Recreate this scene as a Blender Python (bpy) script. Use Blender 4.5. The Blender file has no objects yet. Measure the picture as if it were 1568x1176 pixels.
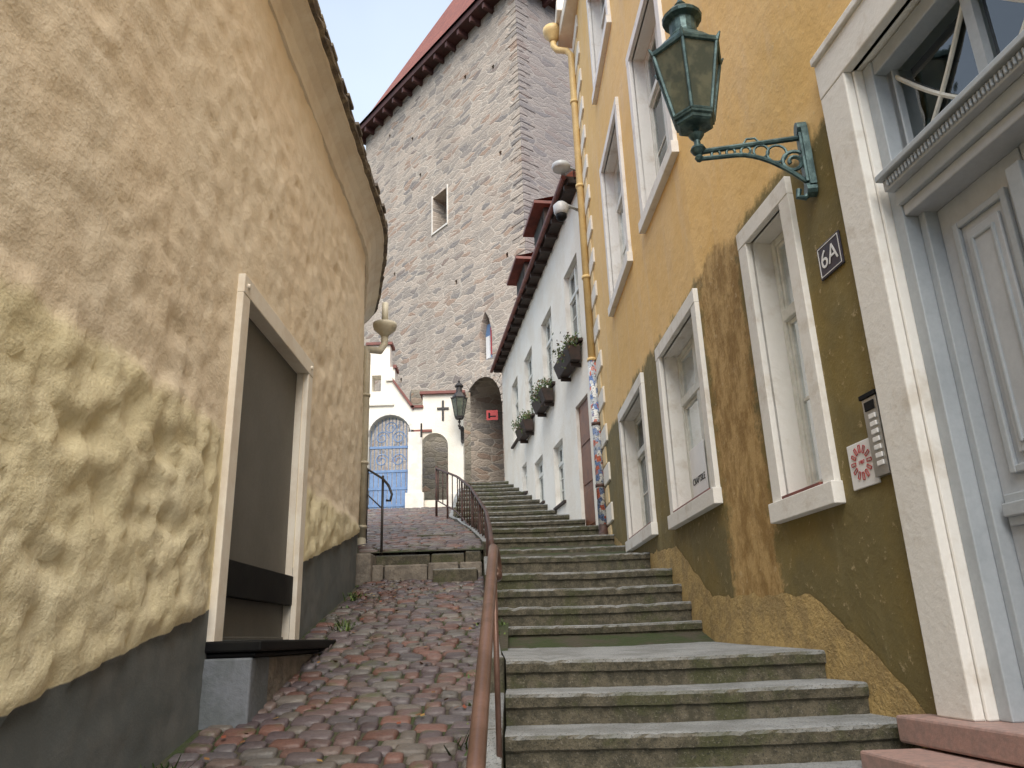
import bpy, math, random, bmesh
from mathutils import Vector, Matrix, noise
random.seed(7)
S=bpy.context.scene
UP=Vector((0,0,1))
def lerp(a,b,t): return a+(b-a)*t
def interp(tab,x):
    if x<=tab[0][0]: return tab[0][1]
    for (x0,y0),(x1,y1) in zip(tab,tab[1:]):
        if x<=x1: return lerp(y0,y1,(x-x0)/(x1-x0))
    return tab[-1][1]
def fn(x,y,z,o=3):
    return noise.fractal(Vector((x,y,z)),0.6,2.0,o)
# ------------------------------------------------------------ materials
class NT:
    def __init__(s,name):
        s.mat=bpy.data.materials.new(name); s.mat.use_nodes=True
        s.t=s.mat.node_tree; s.t.nodes.clear()
        s.out=s.t.nodes.new('ShaderNodeOutputMaterial')
        s.b=s.n('ShaderNodeBsdfPrincipled'); s.t.links.new(s.b.outputs[0],s.out.inputs[0])
        tc=s.n('ShaderNodeTexCoord'); s.obj=tc.outputs['Object']
    def n(s,typ,props=None,ins=None):
        nd=s.t.nodes.new(typ)
        for k,v in (props or {}).items(): setattr(nd,k,v)
        for k,v in (ins or {}).items(): s.set(nd.inputs[k],v)
        return nd
    def set(s,sock,v):
        if isinstance(v,bpy.types.NodeSocket): s.t.links.new(v,sock)
        elif isinstance(v,(tuple,list)) and len(v)==3 and sock.type=='RGBA': sock.default_value=(*v,1)
        else: sock.default_value=v
    def ma(s,op,a,b=0.0,c=None,clamp=False):
        ins={0:a,1:b}
        if c is not None: ins[2]=c
        return s.n('ShaderNodeMath',{'operation':op,'use_clamp':clamp},ins).outputs[0]
    def mix(s,f,a,b,blend='MIX'):
        return s.n('ShaderNodeMix',{'data_type':'RGBA','blend_type':blend},{0:f,6:a,7:b}).outputs[2]
    def noise(s,scale,detail=4,rough=.6,vec=None,dist=0):
        return s.n('ShaderNodeTexNoise',None,{'Vector':vec or s.obj,'Scale':scale,'Detail':min(detail,4),'Roughness':rough,'Distortion':dist}).outputs[0]
    def ramp(s,f,stops):
        r=s.n('ShaderNodeMapRange',{'interpolation_type':'SMOOTHSTEP'},{0:f,1:stops[0],2:stops[1],3:0.0,4:1.0}); return r.outputs[0]
    def map(s,scale=(1,1,1),rot=(0,0,0),vec=None):
        return s.n('ShaderNodeMapping',None,{'Vector':vec or s.obj,'Scale':scale,'Rotation':rot}).outputs[0]
    def sep(s,v=None): return s.n('ShaderNodeSeparateXYZ',None,{0:v or s.obj}).outputs
    def comb(s,x,y,z): return s.n('ShaderNodeCombineXYZ',None,{0:x,1:y,2:z}).outputs[0]
    def bump(s,h,strength=.3,dist=.02,nrm=None):
        ins={'Height':h,'Strength':strength,'Distance':dist}
        if nrm is not None: ins['Normal']=nrm
        return s.n('ShaderNodeBump',None,ins).outputs[0]
    def fin(s,col,rough=.8,nrm=None,metal=0,spec=None):
        s.set(s.b.inputs['Base Color'],col); s.set(s.b.inputs['Roughness'],rough)
        s.b.inputs['Metallic'].default_value=metal
        if spec is not None: s.b.inputs['Specular IOR Level'].default_value=spec
        if nrm is not None: s.set(s.b.inputs['Normal'],nrm)
        return s.mat
def M(name,c1,c2=None,scale=4,rough=.8,bump=.25,bscale=40,metal=0,bdist=.004,lo=.4,hi=.62,spec=None):
    t=NT(name); c2=c2 or tuple(x*.75 for x in c1)
    f=t.ramp(t.noise(scale,4,.65),(lo,hi))
    g=t.noise(bscale,3,.7)
    c=t.mix(f,c1,c2); c=t.mix(.25,c,t.n('ShaderNodeCombineColor',None,{0:g,1:g,2:g}).outputs[0],'SOFT_LIGHT')
    return t.fin(c,rough,t.bump(g,bump,bdist),metal,spec)
def mat_left():
    t=NT('left_plaster'); x,y,z=t.sep()
    n1=t.noise(1.3,4,.6); n2=t.noise(9,4,.65); n3=t.noise(60,3,.7)
    up=t.mix(t.ramp(n1,(.35,.65)),(.83,.70,.52),(.86,.75,.58))
    lo=t.mix(t.ramp(n1,(.35,.65)),(.86,.765,.50),(.88,.80,.57))
    zz=t.ma('ADD',z,t.ma('MULTIPLY',t.noise(2.2,3),.25))
    c=t.mix(t.ramp(zz,(1.38,1.50)),lo,up)
    c=t.mix(t.ma('MULTIPLY',t.ramp(n2,(.52,.75)),.22),c,(.70,.57,.40))
    c=t.mix(t.ma('MULTIPLY',t.ramp(t.noise(.8,4,.7,vec=t.map((1,1,.35))),(.56,.75)),.22),c,(.62,.52,.40))
    rs=t.ma('MULTIPLY',t.ramp(t.noise(1.7,4,.75,vec=t.map((1,.9,.6))),(.66,.72)),.25)
    c=t.mix(rs,c,(.54,.46,.36))
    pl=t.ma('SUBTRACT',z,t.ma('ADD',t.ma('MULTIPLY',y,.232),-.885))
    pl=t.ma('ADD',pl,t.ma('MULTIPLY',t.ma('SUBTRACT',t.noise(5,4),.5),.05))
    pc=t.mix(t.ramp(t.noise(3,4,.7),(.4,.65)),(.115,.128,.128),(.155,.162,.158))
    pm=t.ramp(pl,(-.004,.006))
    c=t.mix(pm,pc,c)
    bp=t.bump(n3,.3,.006); bp=t.bump(n2,t.ma('MULTIPLY',pm,.42),.03,bp)
    return t.fin(c,.85,bp)
def mat_yellow():
    t=NT('yellow_plaster'); x,y,z=t.sep()
    n1=t.noise(1.1,4,.6); n2=t.noise(7,4,.7); n3=t.noise(50,3,.7)
    st=t.noise(3.5,4,.65,vec=t.map((1,1,.18)))
    up=t.mix(t.ramp(n1,(.35,.65)),(.76,.49,.175),(.78,.53,.23))
    up=t.mix(t.ma('MULTIPLY',t.ramp(st,(.5,.7)),.5),up,(.73,.53,.30))
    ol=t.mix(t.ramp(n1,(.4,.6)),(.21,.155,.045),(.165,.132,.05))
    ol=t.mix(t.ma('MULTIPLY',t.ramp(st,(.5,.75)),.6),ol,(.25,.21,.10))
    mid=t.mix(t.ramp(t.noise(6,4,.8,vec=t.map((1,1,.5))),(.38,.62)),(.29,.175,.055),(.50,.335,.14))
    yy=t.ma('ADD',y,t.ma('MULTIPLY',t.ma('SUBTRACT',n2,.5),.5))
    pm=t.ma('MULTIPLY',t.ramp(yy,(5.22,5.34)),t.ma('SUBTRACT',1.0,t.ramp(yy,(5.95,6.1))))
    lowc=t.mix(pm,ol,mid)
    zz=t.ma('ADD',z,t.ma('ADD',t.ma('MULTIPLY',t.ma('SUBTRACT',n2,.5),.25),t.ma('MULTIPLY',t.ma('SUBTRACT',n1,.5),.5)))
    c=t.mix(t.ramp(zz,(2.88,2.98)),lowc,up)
    c=t.mix(t.ma('MULTIPLY',t.ramp(t.noise(14,4,.75),(.60,.70)),.4),c,(.64,.51,.31))
    bp=t.bump(n3,.3,.005); bp=t.bump(n2,.5,.02,bp); bp=t.bump(n1,.35,.08,bp)
    return t.fin(c,.82,bp)
def mat_stone(name,c1,c2,mort,sx=1.55,sz=5.6,side_shade=False,bs=.7):
    t=NT(name); x,y,z=t.sep()
    s=t.ma('ADD',x,y)
    d=t.noise(.9,3); d2=t.noise(3.5,3)
    zz=t.ma('ADD',z,t.ma('ADD',t.ma('MULTIPLY',d,.35),t.ma('MULTIPLY',d2,.10)))
    v=t.comb(t.ma('MULTIPLY',s,sx),t.ma('MULTIPLY',zz,sz),0.0)
    e=t.n('ShaderNodeTexVoronoi',{'voronoi_dimensions':'2D','feature':'DISTANCE_TO_EDGE'},{'Vector':v,'Scale':1.0,'Randomness':.85}).outputs['Distance']
    cc=t.n('ShaderNodeTexVoronoi',{'voronoi_dimensions':'2D','feature':'F1'},{'Vector':v,'Scale':1.0,'Randomness':.85}).outputs['Color']
    r,g,b=t.sep(cc)
    col=t.mix(r,c1,c2); col=t.mix(t.ma('MULTIPLY',t.ramp(g,(.76,.97)),.65),col,(.37,.23,.16))
    col=t.mix(t.ma('MULTIPLY',t.ramp(b,(.70,.97)),.7),col,(.20,.19,.19))
    mn=t.ramp(t.noise(.55,4,.7),(.42,.62))
    ew=t.ma('ADD',.05,t.ma('MULTIPLY',mn,.14))
    mm=t.n('ShaderNodeMapRange',{'interpolation_type':'SMOOTHSTEP'},{0:e,1:.01,2:ew,3:1.0,4:0.0}).outputs[0]
    col=t.mix(t.ma('MULTIPLY',mm,.75),col,mort)
    n3=t.noise(9,4,.8)
    col=t.mix(.6,col,t.n('ShaderNodeCombineColor',None,{0:n3,1:n3,2:n3}).outputs[0],'SOFT_LIGHT')
    col=t.mix(t.ma('MULTIPLY',t.ramp(n3,(.58,.72)),.5),col,(.20,.17,.15))
    col=t.mix(t.ma('MULTIPLY',t.ramp(t.noise(.35,4,.65,vec=t.map((1,1,.4))),(.48,.68)),.4),col,(.30,.255,.22))
    if side_shade:
        sd=t.ma('MULTIPLY',t.ma('LESS_THAN',y,.02),.62)  # right face's shade mixed into the stone colour: darker, greyer
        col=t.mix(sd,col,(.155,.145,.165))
    h=t.ma('ADD',t.ma('MULTIPLY',t.ma('MINIMUM',e,.12),3.0),t.ma('ADD',t.ma('MULTIPLY',r,.7),t.ma('MULTIPLY',n3,1.3)))
    return t.fin(col,.9,t.bump(h,bs,.05))
def mat_vcol(name,rough=.6,bs=.5,bscale=35,moss=.0):
    t=NT(name)
    a=t.n('ShaderNodeAttribute',{'attribute_name':'col'}).outputs['Color']
    n=t.noise(bscale,4,.75); n2=t.noise(3,4,.7)
    c=t.mix(.55,a,t.n('ShaderNodeCombineColor',None,{0:n,1:n,2:n}).outputs[0],'SOFT_LIGHT')
    if moss: c=t.mix(t.ma('MULTIPLY',t.ramp(n2,(.56,.68)),moss),c,(.06,.075,.02))
    return t.fin(c,rough,t.bump(n,bs,.006))
def mat_steps():
    t=NT('step_stone')
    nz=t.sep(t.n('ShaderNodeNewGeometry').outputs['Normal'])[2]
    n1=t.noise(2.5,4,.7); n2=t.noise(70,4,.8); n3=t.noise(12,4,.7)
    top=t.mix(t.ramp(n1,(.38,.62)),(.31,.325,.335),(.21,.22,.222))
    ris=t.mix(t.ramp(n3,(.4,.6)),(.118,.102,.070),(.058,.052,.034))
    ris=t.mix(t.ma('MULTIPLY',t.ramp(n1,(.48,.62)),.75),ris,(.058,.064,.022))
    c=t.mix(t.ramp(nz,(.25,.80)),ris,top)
    c=t.mix(t.ma('MULTIPLY',t.ramp(n2,(.56,.66)),.4),c,(.32,.29,.24))
    c=t.mix(t.ma('MULTIPLY',t.ramp(t.noise(95,2,.7),(.56,.64)),.7),c,(.03,.03,.024))
    bp=t.bump(n2,.8,.008); bp=t.bump(n3,.5,.02,bp)
    return t.fin(c,.78,bp)
def mat_tiles(name='roof_tiles'):
    t=NT(name); x,y,z=t.sep()
    v=t.comb(t.ma('ADD',x,y),z,0.0)
    br=t.n('ShaderNodeTexBrick',None,{'Vector':v,'Color1':(.36,.11,.07),'Color2':(.24,.07,.05),'Mortar':(.05,.015,.012),'Scale':2.2,'Mortar Size':.035,'Brick Width':.42,'Row Height':.6,'Bias':-.1})
    c=t.mix(t.ma('MULTIPLY',t.ramp(t.noise(1.2,4,.7),(.5,.7)),.4),br.outputs[0],(.15,.06,.05))
    return t.fin(c,.7,t.bump(br.outputs[1],-.8,.05))
def mat_stickers():
    t=NT('sticker_pipe')
    v=t.map((16,16,13),(0,.3,0))
    vo=t.n('ShaderNodeTexVoronoi',{'distance':'CHEBYCHEV'},{'Vector':v,'Scale':1.0}).outputs['Color']
    r,g,b=t.sep(vo)
    c=t.mix(t.ramp(r,(.3,.9)),(.42,.45,.48),(.12,.2,.42))
    c=t.mix(t.ramp(g,(.80,.84)),c,(.55,.14,.08)); c=t.mix(t.ramp(b,(.65,.7)),c,(.7,.7,.68))
    c=t.mix(t.ramp(t.noise(45,3),(.56,.60)),c,(.04,.05,.07))
    return t.fin(c,.5,t.bump(r,.3,.004))
def mat_glass():
    t=NT('window_glass')
    tr=t.n('ShaderNodeBsdfTransparent',None,{0:(.70,.80,.77)}).outputs[0]
    gl=t.n('ShaderNodeBsdfGlossy',None,{'Color':(.9,.95,1),'Roughness':.03,'Normal':t.bump(t.noise(2.5,2),.12,.05)}).outputs[0]
    lw=t.n('ShaderNodeLayerWeight',None,{'Blend':.35}).outputs['Fresnel']
    f=t.ma('ADD',t.ma('MULTIPLY',lw,.8),.08,clamp=True)
    mx=t.n('ShaderNodeMixShader',None,{0:f,1:tr,2:gl}).outputs[0]
    t.t.links.new(mx,t.out.inputs[0]); return t.mat
def mat_lampglass():
    t=NT('lamp_glass')
    tr=t.n('ShaderNodeBsdfTransparent',None,{0:(.42,.48,.42)}).outputs[0]
    df=t.n('ShaderNodeBsdfPrincipled',None,{'Base Color':t.mix(t.ramp(t.noise(9,3),(.4,.6)),(.11,.13,.105),(.19,.20,.15)),'Roughness':.18}).outputs[0]
    mx=t.n('ShaderNodeMixShader',None,{0:.62,1:tr,2:df}).outputs[0]
    t.t.links.new(mx,t.out.inputs[0]); return t.mat
MAT=dict(
 left=mat_left(), yellow=mat_yellow(),
 tower=mat_stone('tower_limestone',(.55,.46,.385),(.40,.345,.30),(.62,.55,.47),side_shade=True),
 rubble=mat_stone('rubble_stone',(.30,.27,.22),(.2,.18,.15),(.26,.24,.19),2.2,6),
 steps=mat_steps(), cob=mat_vcol('cobble_stone',.42,.7,45,.6), tiles=mat_tiles(),
 leaf=mat_vcol('leaf_green',.6,.1), quoin=mat_vcol('quoin_plaster',.85,.3,30),
 stick=mat_stickers(), glass=mat_glass(), lampglass=mat_lampglass(),
 white=M('white_plaster',(.80,.77,.72),(.70,.66,.60),3,.8,.3,35),
 whitewash=M('white_wall',(.87,.83,.75),(.82,.76,.66),1.2,.85,.5,18,bdist=.015),
 trim=M('white_trim_worn',(.80,.785,.75),(.66,.62,.56),4,.75,.4,22,bdist=.008,lo=.5,hi=.72),
 cream=M('cream_frame',(.84,.78,.68),(.76,.68,.57),3,.75,.25,35),
 winwood=M('window_wood',(.70,.70,.65),(.58,.58,.53),6,.5,.15,40),
 doorgrey=M('door_paint',(.42,.46,.50),(.38,.42,.46),2,.42,.12,30),
 doorgrey2=M('door_panel_paint',(.48,.51,.55),(.44,.47,.51),2,.42,.12,30),
 panel=M('grey_panel',(.115,.11,.095),(.135,.128,.112),1.5,.6,.1,60),
 black=M('black_paint',(.006,.006,.007),(.010,.010,.010),5,.6,.2,30,spec=.15),
 iron=M('dark_iron',(.03,.03,.032),(.06,.05,.045),20,.5,.3,50,metal=.4),
 rail=M('brown_rail',(.20,.115,.09),(.14,.08,.06),6,.36,.15,40,metal=.35),
 railrust=M('rusty_iron',(.10,.05,.04),(.06,.038,.03),9,.6,.4,40,metal=.3),
 patina=M('green_patina',(.035,.070,.074),(.085,.145,.148),14,.45,.35,40,metal=.4),
 benchgrey=M('bench_block_grey',(.17,.185,.21),(.125,.14,.15),4,.85,.5,30,bdist=.01),
 pink=M('pink_granite',(.38,.245,.215),(.30,.21,.19),25,.6,.4,80),
 sidestone=M('side_stone',(.15,.13,.11),(.23,.20,.165),8,.85,.8,20,bdist=.02),
 dirt=M('dirt_ground',(.060,.052,.036),(.035,.05,.016),3,.95,.8,25,bdist=.02),
 ochre=M('ochre_base',(.48,.34,.14),(.35,.25,.11),5,.9,.8,25,bdist=.02),
 ypipe=M('yellow_pipe',(.74,.53,.23),(.66,.46,.2),3,.5,.1,30),
 cpipe=M('cream_pipe',(.60,.55,.43),(.48,.44,.34),3,.55,.15,30),
 darkwood=M('dark_wood',(.045,.025,.018),(.03,.02,.015),6,.7,.4,20),
 brownwood=M('brown_door',(.20,.075,.03),(.15,.055,.025),6,.5,.2,20),
 redmetal=M('red_metal',(.20,.06,.045),(.14,.045,.038),4,.55,.2,20),
 blue=M('blue_paint',(.16,.27,.48),(.13,.22,.4),5,.5,.2,30),
 curtain=M('curtain_cloth',(.34,.38,.34),(.27,.31,.28),2,.9,.1,30),
 room=M('room_dark',(.05,.048,.04),(.035,.035,.03),2,.9,.1,10),
 navy=M('enamel_navy',(.03,.028,.05),(.035,.03,.05),2,.25,.02,10),
 signwhite=M('enamel_white',(.80,.80,.80),(.76,.76,.76),2,.35,.02,10),
 red=M('red_paint',(.45,.03,.03),(.4,.03,.03),3,.4,.05,10),
 steel=M('steel_grey',(.45,.45,.44),(.38,.38,.37),6,.35,.05,40,metal=.8),
 cgrey=M('camera_housing',(.55,.57,.58),(.5,.5,.5),6,.4,.05,40),
 tilegrey=M('old_eave_tile',(.12,.10,.085),(.26,.22,.16),5,.9,.9,14,bdist=.03),
 soffit=M('painted_soffit',(.09,.035,.032),(.06,.026,.024),3,.7,.3,20),
)
# ------------------------------------------------------------ mesh builder
class MB:
    def __init__(s): s.v=[];s.f=[];s.m=[];s.c=[]
    def add(s,pts,faces,m=0,c=(1,1,1)):
        o=len(s.v); s.v+= [tuple(p) for p in pts]
        for f in faces: s.f.append([o+i for i in f]); s.m.append(m); s.c.append(c)
    def quad(s,a,b,c,d,m=0,col=(1,1,1)): s.add([a,b,c,d],[(0,1,2,3)],m,col)
    def hexa(s,p,m=0,c=(1,1,1)): s.add(p,[(0,3,2,1),(4,5,6,7),(0,1,5,4),(1,2,6,5),(2,3,7,6),(3,0,4,7)],m,c)
    def lbox(s,fr,s0,s1,d0,d1,z0,z1,m=0,c=(1,1,1)):
        o,e,n=fr
        P=lambda a,b,z:o+e*a+n*b+UP*z
        s.hexa([P(s0,d0,z0),P(s1,d0,z0),P(s1,d1,z0),P(s0,d1,z0),P(s0,d0,z1),P(s1,d0,z1),P(s1,d1,z1),P(s0,d1,z1)],m,c)
    def cyl(s,p0,p1,r0,r1=None,seg=12,m=0,c=(1,1,1)):
        r1=r0 if r1 is None else r1; p0=Vector(p0);p1=Vector(p1)
        s.tube([p0,p1],[r0,r1],seg,m,c)
    def tube(s,pts,r,seg=10,m=0,c=(1,1,1)):
        pts=[Vector(p) for p in pts]; n=len(pts)
        if not isinstance(r,(list,tuple)): r=[r]*n
        o=len(s.v); ref=None
        for i,p in enumerate(pts):
            t=(pts[min(i+1,n-1)]-pts[max(i-1,0)]).normalized()
            if ref is None: ref=t.orthogonal().normalized()
            ref=(ref-t*ref.dot(t))
            if ref.length<1e-5: ref=t.orthogonal()
            ref.normalize(); b=t.cross(ref)
            for k in range(seg):
                a=2*math.pi*k/seg; s.v.append(tuple(p+(ref*math.cos(a)+b*math.sin(a))*r[i]))
        for i in range(n-1):
            for k in range(seg):
                a=o+i*seg+k; b2=o+i*seg+(k+1)%seg
                s.f.append([a,b2,b2+seg,a+seg]); s.m.append(m); s.c.append(c)
        s.f.append([o+k for k in range(seg)][::-1]); s.m.append(m); s.c.append(c)
        s.f.append([o+(n-1)*seg+k for k in range(seg)]); s.m.append(m); s.c.append(c)
    def lathe(s,cen,prof,seg=16,m=0,rot=0,axis=None):
        cen=Vector(cen);o=len(s.v)
        for r,z in prof:
            for k in range(seg):
                a=2*math.pi*k/seg+rot; s.v.append(tuple(cen+Vector((r*math.cos(a),r*math.sin(a),z))))
        for i in range(len(prof)-1):
            for k in range(seg):
                a=o+i*seg+k;b=o+i*seg+(k+1)%seg
                s.f.append([a,b,b+seg,a+seg]);s.m.append(m);s.c.append((1,1,1))
        s.f.append([o+k for k in range(seg)][::-1]);s.m.append(m);s.c.append((1,1,1))
        s.f.append([o+(len(prof)-1)*seg+k for k in range(seg)]);s.m.append(m);s.c.append((1,1,1))
    def build(s,name,mats,parent=None,smooth=False,bevel=0,recalc=True):
        me=bpy.data.meshes.new(name); me.from_pydata(s.v,[],s.f)
        for k in mats: me.materials.append(MAT[k])
        me.polygons.foreach_set('material_index',s.m)
        ca=me.color_attributes.new('col','FLOAT_COLOR','CORNER'); buf=[]
        for f,c in zip(s.f,s.c): buf+= [c[0],c[1],c[2],1.0]*len(f)
        ca.data.foreach_set('color',buf)
        if recalc:
            bm=bmesh.new(); bm.from_mesh(me); bmesh.ops.recalc_face_normals(bm,faces=bm.faces); bm.to_mesh(me); bm.free()
        me.polygons.foreach_set('use_smooth',[smooth]*len(me.polygons))
        me.update()
        ob=bpy.data.objects.new(name,me); S.collection.objects.link(ob)
        if parent: ob.parent=parent
        if bevel:
            b=ob.modifiers.new('bevel','BEVEL'); b.width=bevel; b.segments=2; b.limit_method='ANGLE'; b.harden_normals=False
        return ob
def empty(name,loc=(0,0,0),rz=0):
    e=bpy.data.objects.new(name,None); e.location=loc; e.rotation_euler=(0,0,rz); S.collection.objects.link(e); return e
# ------------------------------------------------------------ plan data
def XY(Y): # yellow house facade plan
    return interp([(-4,3.04),(4.38,1.867),(5.17,1.76),(6.07,1.63),(7.6,1.55),(8.29,1.5),(10.04,1.455),(12.1,1.41)],Y)
def PY(Y): return Vector((XY(Y),Y,0))
def frame(P,Y0,Y1):
    A=P(Y0);B=P(Y1);e=(B-A).normalized(); n=Vector((-e.y,e.x,0)); return (A,e,n),(B-A).length
def stairH(Y):
    return interp([(7.85,.62),(10.3,.97),(12.3,1.55),(15.5,2.3),(22.6,4.4)],Y)
def pathH(Y): return -1.56+.24*Y if Y>0 else -1.56
def upH(Y): return 1.07+.21*(Y-9.6)
def stairL(Y): return interp([(5,-.09),(7,-.18),(10.5,-.36),(13,-.7),(15,-1.08),(16.5,-1.35),(22,-1.45)],Y)
WA=Vector((1.35,12.4,0)); WB=Vector((-.3,22.6,0))
def stairR(Y):
    if Y<12.2: return XY(Y)-.005
    return lerp(1.35,-.3,(Y-12.4)/10.2)+.01
# ------------------------------------------------------------ walls with openings
def wall(mb,P,knots,z0f,z1,ops,depth,mw,mr,step=.6):
    ys=sorted(set(knots+[o[0] for o in ops]+[o[1] for o in ops]))
    yy=[]
    for a,b in zip(ys,ys[1:]):
        k=max(1,int((b-a)/step)); yy+=[lerp(a,b,i/k) for i in range(k)]
    yy.append(ys[-1])
    zs=sorted(set([z0f,z1]+[o[2] for o in ops]+[o[3] for o in ops]))
    for a,b in zip(yy,yy[1:]):
        for c,d in zip(zs,zs[1:]):
            my,mz=(a+b)/2,(c+d)/2
            if any(o[0]<my<o[1] and o[2]<mz<o[3] for o in ops): continue
            A=P(a);B=P(b)
            mb.quad(A+UP*c,B+UP*c,B+UP*d,A+UP*d,mw)
    for o in ops:
        fr,W=frame(P,o[0],o[1]); A,e,n=fr; z0,z1_=o[2],o[3]
        Q=lambda s,d,z:A+e*s+n*d+UP*z
        dp=o[4] if len(o)>4 else depth
        mb.quad(Q(0,0,z0),Q(0,-dp,z0),Q(0,-dp,z1_),Q(0,0,z1_),mr)
        mb.quad(Q(W,0,z0),Q(W,-dp,z0),Q(W,-dp,z1_),Q(W,0,z1_),mr)
        mb.quad(Q(0,0,z0),Q(W,0,z0),Q(W,-dp,z0),Q(0,-dp,z0),mr)
        mb.quad(Q(0,0,z1_),Q(W,0,z1_),Q(W,-dp,z1_),Q(0,-dp,z1_),mr)
def window(name,P,Y0,Y1,z0,z1,parent,sur=.13,depth=.15,bars=2,curtain=True,sign=False,surm='trim',trans=.68):
    fr,W=frame(P,Y0,Y1); mb=MB(); H=z1-z0; m=0
    if sur>0:
        pr=.04
        mb.lbox(fr,-sur,0,-.02,pr,z0-.0,z1,0); mb.lbox(fr,W,W+sur,-.02,pr,z0-.0,z1,0)
        mb.lbox(fr,-sur,W+sur,-.02,pr+.003,z1,z1+sur,0)
        mb.lbox(fr,-sur-.015,W+sur+.015,-.02,pr+.03,z0-sur,z0,0)
        mb.lbox(fr,.02,W-.02,-depth+.0,.05,z0+.002,z0+.025,3)
    d0,d1=-depth-.055,-depth; fw=.055
    mb.lbox(fr,.002,fw,d0,d1,z0+.028,z1-.003,1); mb.lbox(fr,W-fw,W-.002,d0,d1,z0+.028,z1-.003,1)
    mb.lbox(fr,fw,W-fw,d0,d1-.003,z1-fw,z1-.003,1); mb.lbox(fr,fw,W-fw,d0,d1-.003,z0+.028,z0+.028+fw,1)
    zt=z0+H*trans
    mb.lbox(fr,fw,W-fw,d0-.005,d1+.02,zt-.04,zt+.04,1)
    mb.lbox(fr,W/2-.045,W/2+.045,d0,d1+.012,z0+.08,z1-fw,1)
    for a,b in ((fw,W/2-.045),(W/2+.045,W-fw)):
        for c,d in ((z0+.08,zt-.04),(zt+.04,z1-fw)):
            g=.03
            mb.lbox(fr,a,a+g,d0+.01,d1-.012,c,d,1); mb.lbox(fr,b-g,b,d0+.01,d1-.012,c,d,1)
            mb.lbox(fr,a+g,b-g,d0+.01,d1-.014,c,c+g,1); mb.lbox(fr,a+g,b-g,d0+.01,d1-.014,d-g,d,1)
            if bars and d-c>.7:
                for k in range(1,bars):
                    zz=lerp(c,d,k/bars); mb.lbox(fr,a+g,b-g,d0+.02,d1-.02,zz-.013,zz+.013,1)
    o,e,n=fr; Q=lambda s,d,z:o+e*s+n*d+UP*z
    dg=-depth-.03
    mb.quad(Q(fw,dg,z0+.05),Q(W-fw,dg,z0+.05),Q(W-fw,dg,z1-fw),Q(fw,dg,z1-fw),2)
    dr=-depth-.06; db=-depth-1.4
    mb.quad(Q(-.3,db,z0-.3),Q(W+.3,db,z0-.3),Q(W+.3,db,z1+.3),Q(-.3,db,z1+.3),4)
    for sx in (-.3,W+.3): mb.quad(Q(sx,dr,z0-.3),Q(sx,db,z0-.3),Q(sx,db,z1+.3),Q(sx,dr,z1+.3),4)
    for zz in (z0-.3,z1+.3): mb.quad(Q(-.3,dr,zz),Q(W+.3,dr,zz),Q(W+.3,db,zz),Q(-.3,db,zz),4)
    if curtain:
        for a,b in ((0,W*.26),(W*.74,W)):
            N=24
            for i in range(N):
                s0,s1=lerp(a,b,i/N),lerp(a,b,(i+1)/N)
                f=lambda s:-depth-.16+.025*math.sin(s*70)
                mb.quad(Q(s0,f(s0),z0),Q(s1,f(s1),z0),Q(s1,f(s1),z1),Q(s0,f(s0),z1),5)
    return mb.build(name,[surm,'winwood','glass','redmetal','room','curtain'],parent,bevel=.005)
# ============================================================ yellow house
yh=empty('yellow_house')
WIN=[(4.51,5.04,.80,2.69),(6.21,7.46,1.09,2.70),(8.42,9.90,1.13,2.70)]
UW=[(6.28,7.52,4.38,6.5),(8.45,9.85,4.38,6.5),(6.28,7.52,7.95,9.7),(8.45,9.85,7.95,9.7)]
DOOR=(2.2,3.60,-.42,2.98,.26)
mb=MB()
wall(mb,PY,[-4,3.6,4.38,5.17,6.07,7.6,8.29,10.04,12.1],-1.9,11.0,[w+(.16,) for w in WIN]+[w+(.16,) for w in UW]+[DOOR],.16,0,1)
mb.quad(Vector((1.41,12.1,-1)),Vector((9,12.1,-1)),Vector((9,12.1,11)),Vector((1.41,12.1,11)),0)
mb.quad(Vector((3.04,-4,-2)),Vector((10,-4,-2)),Vector((10,-4,11)),Vector((3.04,-4,11)),0)
mb.build('walls',['yellow','trim'],yh)
mb=MB()
mb.hexa([Vector(p) for p in ((1.1,12.35,11),(10,12.35,11),(10,-4.3,11),(2.75,-4.3,11),(1.1,12.35,11.25),(10,12.35,11.25),(10,-4.3,11.25),(2.75,-4.3,11.25))],0)
mb.add([Vector(p) for p in ((1.15,12.3,11.25),(2.8,-4.2,11.25),(6.5,-4.2,15),(6.5,12.3,15),(10,12.3,11.25),(10,-4.2,11.25))],[(0,1,2,3),(3,2,5,4),(0,3,4),(1,5,2)],1)
mb.build('roof',['cream','tiles'],yh,bevel=.02)
for i,w in enumerate(WIN): window('window_%d'%(i+1),PY,*w,yh)
for i,w in enumerate(UW): window('upper_window_%d'%(i+1),PY,*w,yh)
mb=MB(); tops=[(3.86,-.5),(4.3,-.15),(4.9,.20),(6.6,.28),(7.6,.80),(9,.86),(10.3,1.05),(12.1,1.6)]
y=3.88
while y<12.05:
    y2=min(y+.06,12.08)
    if y<4.38<y2: y2=4.38
    T=lambda q:interp(tops,q)+.03*noise.noise(Vector((q*6,0,0)))+.02*noise.noise(Vector((q*19,0,3)))
    fr,_=frame(PY,y,y2); n=fr[2]
    A=PY(y)+n*.006;B=PY(y2)+n*.006
    mb.quad(A+UP*-1.2,B+UP*-1.2,B+UP*T(y2),A+UP*T(y),0)
    y=y2
mb.build('base_render',['ochre'],yh)
mb=MB(); z=1.3;k=0
while z<10.8:
    ln=.75 if k%2 else .5
    fr,W=frame(PY,12.08-ln,12.08)
    c=(.76,.72,.64) if k%2 else (.70,.55,.32)
    mb.lbox(fr,0,W,-.02,.03 if k%2 else .022,z,z+.27,0,c)
    z+=.30;k+=1
mb.build('quoins',['quoin'],yh,bevel=.012)
mb=MB()
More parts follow.
